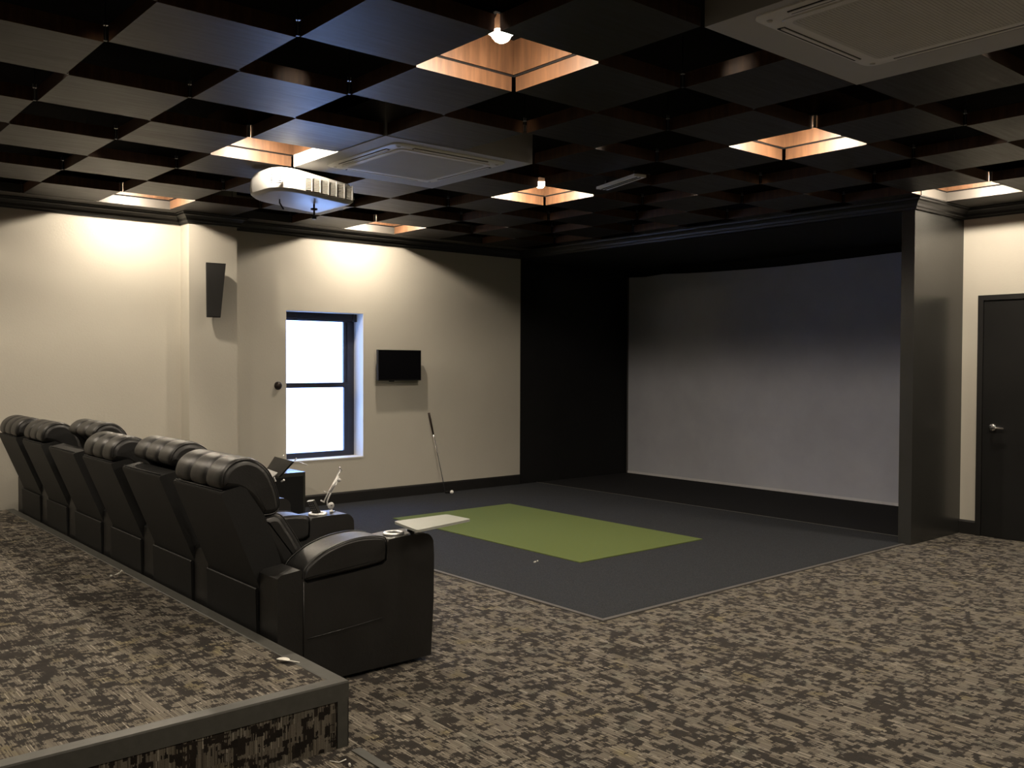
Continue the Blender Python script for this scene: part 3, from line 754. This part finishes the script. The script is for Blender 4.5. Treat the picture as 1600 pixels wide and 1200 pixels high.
# ================================================================== AIR CONDITIONERS
def cassette(cx, cyy, i0, j0, label):
    x0, y0 = X0+i0*G+.003, Y0+j0*G+.003; x1, y1 = x0+2*G-.006, y0+2*G-.006
    t = thing('ceiling_air_conditioner', label, 'air conditioner', ((x0+x1)/2, (y0+y1)/2, HC), 'square ceiling cassettes')
    bm = nb(); box(bm, (x0, y0, HC-.003), (x1, y1, DECK-.004)); bev(bm, .004, 2); obj('casing', bm, ACCASE, t)
    h = .455; z = HC-.001
    bm = nb(); loops = []
    for (e, zz) in ((0, z), (0, z-.008), (.012, z-.014), (.070, z-.017), (.080, z-.017)):
        loops.append([bm.verts.new((px, py, zz)) for px, py in rrect(cx-h+e, cyy-h+e, cx+h-e, cyy+h-e, .055-min(e, .03)*.5, 6)])
    for a, b_ in zip(loops, loops[1:]):
        n = len(a)
        for k in range(n): f = bm.faces.new((a[k], a[(k+1) % n], b_[(k+1) % n], b_[k]))
    bm.faces.new(loops[-1]); f_ = obj('fascia', bm, ACFACE, t); smooth(f_, 30)
    g_ = .345
    bm = nb()
    prism(bm, rrect(cx-g_-.035, cyy-g_-.035, cx+g_+.035, cyy+g_+.035, .05, 6), z-.023, z-.015); bev(bm, .003, 2, 60)
    gf = obj('grille_frame', bm, ACFACE, t)
    bm = nb(); prism(bm, rrect(cx-g_, cyy-g_, cx+g_, cyy+g_, .03, 5), z-.0235, z-.020); obj('intake_grille', bm, ACGRILL, gf)
    bm = nb()
    n = 46
    for k in range(n):
        yy = cyy-g_+.02+(2*g_-.04)*k/(n-1); box(bm, (cx-g_+.01, yy-.0022, z-.0245), (cx+g_-.01, yy+.0022, z-.023))
    s_ = obj('grille_slats', bm, ACGRILL, gf); s_['kind'] = 'stuff'
    for (a0, b0, a1, b1) in ((-.30, .398, .30, .432), (-.30, -.432, .30, -.398), (.398, -.30, .432, .30), (-.432, -.30, -.398, .30)):
        bm = nb(); box(bm, (cx+a0, cyy+b0, z-.0180), (cx+a1, cyy+b1, z-.015)); bev(bm, .001, 1); v_ = obj('air_slot', bm, DARKHOLE, t)
        bm = nb(); k = .010
        box(bm, (cx+a0+.004, cyy+b0+.004, z-.0215), (cx+a1-.004-(k if a1-a0 < .1 else 0), cyy+b1-.004-(k if b1-b0 < .1 else 0), z-.0170)); bev(bm, .001, 1); obj('louvre', bm, ACFACE, t)
    for sx in (-1, 1):
        for s2 in (-1, 1):
            bm = nb(); lathe(bm, [(0, -.003), (.010, -.003), (.012, 0), (0, 0)], (cx+sx*.40, cyy+s2*.40, z-.017), 12); obj('screw_cover', bm, ACGRILL, t)
cassette(3.655, 5.345, 3, 1, 'square ceiling air conditioner near the projector, left of the bright lamps')
cassette(3.58, 1.77, 3, -5, 'large square ceiling air conditioner cut off by the top right photo edge')

# ================================================================== PROJECTOR
PJ = (3.101, 6.099, 2.697)      # body centre; drawn around (2.72, 5.35, 2.55) and then sized and moved
t = thing('ceiling_projector', 'white projector hanging below the chequered ceiling at the left', 'projector', PJ)
PJS = 1.14
def proj_section(z_off, ins):
    # plan outline: rounded rear (towards -X), squarer front
    pts = []
    x0, x1, y0, y1 = 2.505+ins, 3.035-ins, 5.10+ins, 5.60-ins
    r = .15
    for cx, cyy, a0, rr in ((x1-.03, y1-.03, 0, .03), (x0+r, y1-r, 90, r), (x0+r, y0+r, 180, r), (x1-.03, y0+.03, 270, .03)):
        n = 10 if rr > .1 else 3
        for k in range(n+1):
            a = R(a0+90*k/n); pts.append((cx+rr*math.cos(a), cyy+rr*math.sin(a)))
    return pts
bm = nb(); secs = [(0, .035), (.004, .018), (.018, .004), (.05, 0), (.10, .004), (.125, .02), (.138, .06), (.142, .12)]
rings = []
def pz(x, h):   # body pitched down towards the screen, top swelling near the back third
    base = 2.535 - (x-2.55)*.085
    return base + h + (.018*math.exp(-((x-2.56)/.2)**2) if h > .1 else 0)
for h, ins in secs: rings.append([bm.verts.new((x, y_, pz(x, h))) for x, y_ in proj_section(h, ins)])
for a, b_ in zip(rings, rings[1:]):
    n = len(a)
    for k in range(n): bm.faces.new((a[k], a[(k+1) % n], b_[(k+1) % n], b_[k]))
bm.faces.new(rings[0][::-1]); bm.faces.new(rings[-1]); smooth(obj('body', bm, WHITEPL, t), 35)
# louvred vents on the long side, six framed blocks of slats
for k in range(6):
    xx = 2.685+k*.056
    bm = nb()
    for s in range(9):
        z = pz(xx, .018)+.007+s*.0095
        box(bm, (xx, 5.096, z), (xx+.040, 5.1015, z+.0045))
    v_ = obj('side_vent', bm, ACGRILL, t)
    bm = nb(); box(bm, (xx+.041, 5.093, pz(xx, .018)+.002), (xx+.046, 5.102, pz(xx, .018)+.094)); obj('vent_rib', bm, WHITEPL, t)
for s in range(7):
    z = pz(2.53, .025)+.006+s*.0115
    bm = nb(); box(bm, (2.500, 5.110, z), (2.532, 5.117, z+.0045)); bm2 = None
    bmesh.ops.transform(bm, matrix=Matrix.Translation((2.516, 5.113, 0)) @ Matrix.Rotation(R(-18), 4, 'Z') @ Matrix.Translation((-2.516, -5.116, 0)), verts=bm.verts)
    obj('slot', bm, DARKHOLE, t)
    bm = nb(); box(bm, (2.474, 5.128, z), (2.486, 5.134, z+.0045))
    bmesh.ops.transform(bm, matrix=Matrix.Translation((2.48, 5.128, 0)) @ Matrix.Rotation(R(-32), 4, 'Z') @ Matrix.Translation((-2.48, -5.131, 0)), verts=bm.verts); obj('slot', bm, DARKHOLE, t)
bm = nb(); lathe(bm, [(.05, 0), (.055, .02), (.048, .03), (.04, .022), (0, .020)], (3.03, 5.35, pz(3.03, .075)), 28, 'X'); obj('lens', bm, BLKGL, t)
bm = nb(); lathe(bm, [(0, .02), (.006, .02), (.006, .055), (.022, .058), (.022, .068), (.006, .070), (.006, .10), (0, .10)], (2.868, 5.33, 2.415), 14); lathe(bm, [(0, 0), (.014, 0), (.016, .006), (.016, .018), (.006, .022), (0, .022)], (2.868, 5.33, 2.415), 14)
obj('adjuster_foot', bm, BLKPL, t)
bm = nb(); tube(bm, [(2.655, 5.38, 2.545), (2.665, 5.40, 2.505), (2.690, 5.40, 2.468)], [.003, .005, .006], 8); obj('antenna', bm, BLKPL, t)
bm = nb(); box(bm, (2.62, 5.27, pz(2.7, .142)), (2.78, 5.43, pz(2.7, .142)+.020)); mb = obj('ceiling_mount', bm, BLKPL, t)
for o in [q for q in bpy.data.objects if q.parent == t]:
    for v in o.data.vertices: v.co = Vector(PJ) + (v.co - Vector((2.72, 5.35, 2.55)))*PJS
bm = nb(); tube(bm, [(3.10, 6.12, 2.85), (3.10, 6.12, DECK-.002)], .02, 14); obj('mount_pole', bm, BLKPL, t)

# slim fixture below the ceiling right of the smaller bulb
t = thing('ceiling_sensor_bar', 'slim pale grey bar under the dark ceiling, right of the smaller bulb', 'fixture', (5.02, 4.69, HC))
mm_ = Matrix.Translation((5.03, 4.70, 2.835)) @ Matrix.Rotation(R(74), 4, 'Z')
bm = nb(); box(bm, (-.27, -.05, -.008), (.27, .05, .010)); bev(bm, .004, 2); bmesh.ops.transform(bm, matrix=mm_, verts=bm.verts); obj('housing', bm, ACFACE, t)
bm = nb(); box(bm, (-.25, -.018, -.012), (.25, -.010, -.007)); box(bm, (-.25, .010, -.012), (.25, .018, -.007)); bmesh.ops.transform(bm, matrix=mm_, verts=bm.verts); obj('groove', bm, DARKHOLE, t)
bm = nb()
for s in (-.2, .2): box(bm, (s-.01, -.01, .009), (s+.01, .01, .0475))
bmesh.ops.transform(bm, matrix=mm_, verts=bm.verts); obj('mount', bm, BLKPL, t)

# ================================================================== LITTER
t = thing('plastic_spoon', 'white plastic spoon lying on the carpeted platform near its corner', 'spoon', (1.75, 3.53, .256))
ms = Matrix.Translation((1.755, 3.530, .257)) @ Matrix.Rotation(R(-62), 4, 'Z')
bm = nb(); rings = []
for k in range(9):
    a = R(k*22.5); s = math.sin(a)
    rings.append([bm.verts.new((.0+.032*math.cos(R(180-k*22.5)), .017*s*math.sin(R(b_)), .006+.006*s*(-math.cos(R(b_)) if False else abs(math.sin(R(b_)))) )) for b_ in (-90, -60, -30, 0, 30, 60, 90)] if 0 < k < 8 else [bm.verts.new((.032*math.cos(R(180-k*22.5)), 0, .008))])
for a, b_ in zip(rings, rings[1:]):
    if len(a) == 1:
        for k in range(6): bm.faces.new((a[0], b_[k], b_[k+1]))
    elif len(b_) == 1:
        for k in range(6): bm.faces.new((a[k+1], a[k], b_[0]))
    else:
        for k in range(6): bm.faces.new((a[k], a[k+1], b_[k+1], b_[k]))
bmesh.ops.transform(bm, matrix=ms, verts=bm.verts); o = obj('bowl', bm, PLASTW, t)
for p in o.data.polygons: p.use_smooth = True
sm = o.modifiers.new('thickness', 'SOLIDIFY'); sm.thickness = .0015
bm = nb(); tube(bm, [(.030, 0, .007), (.06, .004, .005), (.075, .008, .003)], [.003, .0025, .002], 6); bmesh.ops.transform(bm, matrix=ms, verts=bm.verts); obj('broken_handle', bm, PLASTW, t)
def scrap(name, pts, r, label, m=PLASTW, cat='litter', group='scraps of litter on the carpet'):
    bm = nb(); tube(bm, pts, r, 6); bev(bm, r*.3, 1, 60); tag(obj(name, bm, m), label, cat, group)
z = .2575
scrap('plastic_scrap', [(1.715, 5.583, z+.003), (1.735, 5.56, z+.018)], .004, 'thin upright white scrap on the platform beside the recliner row')
scrap('plastic_scrap', [(1.745, 5.59, z+.003), (1.752, 5.585, z+.026), (1.765, 5.58, z+.012)], .004, 'bent white scrap on the platform, right of the thin upright one')
scrap('plastic_scrap', [(1.68, 5.55, z+.004), (1.684, 5.546, z+.014)], .006, 'tiny dark-based white scrap, leftmost of three on the platform')
scrap('plastic_scrap', [(1.715, 3.07, .004), (1.735, 3.035, .004), (1.765, 3.035, .008)], .0022, 'thin bent white scrap on the floor below the platform corner')
scrap('plastic_scrap', [(1.758, 3.00, .004), (1.752, 2.985, .004)], .005, 'tiny white scrap at the bottom edge of the photo below the platform')
scrap('paper_fleck', [(4.62, 5.175, .007), (4.640, 5.18, .009)], .006, 'pale fleck on the charcoal carpet in front of the green mat')
scrap('paper_fleck', [(4.665, 5.19, .007), (4.675, 5.195, .008)], .005, 'smaller pale fleck on charcoal carpet, right of the other fleck')
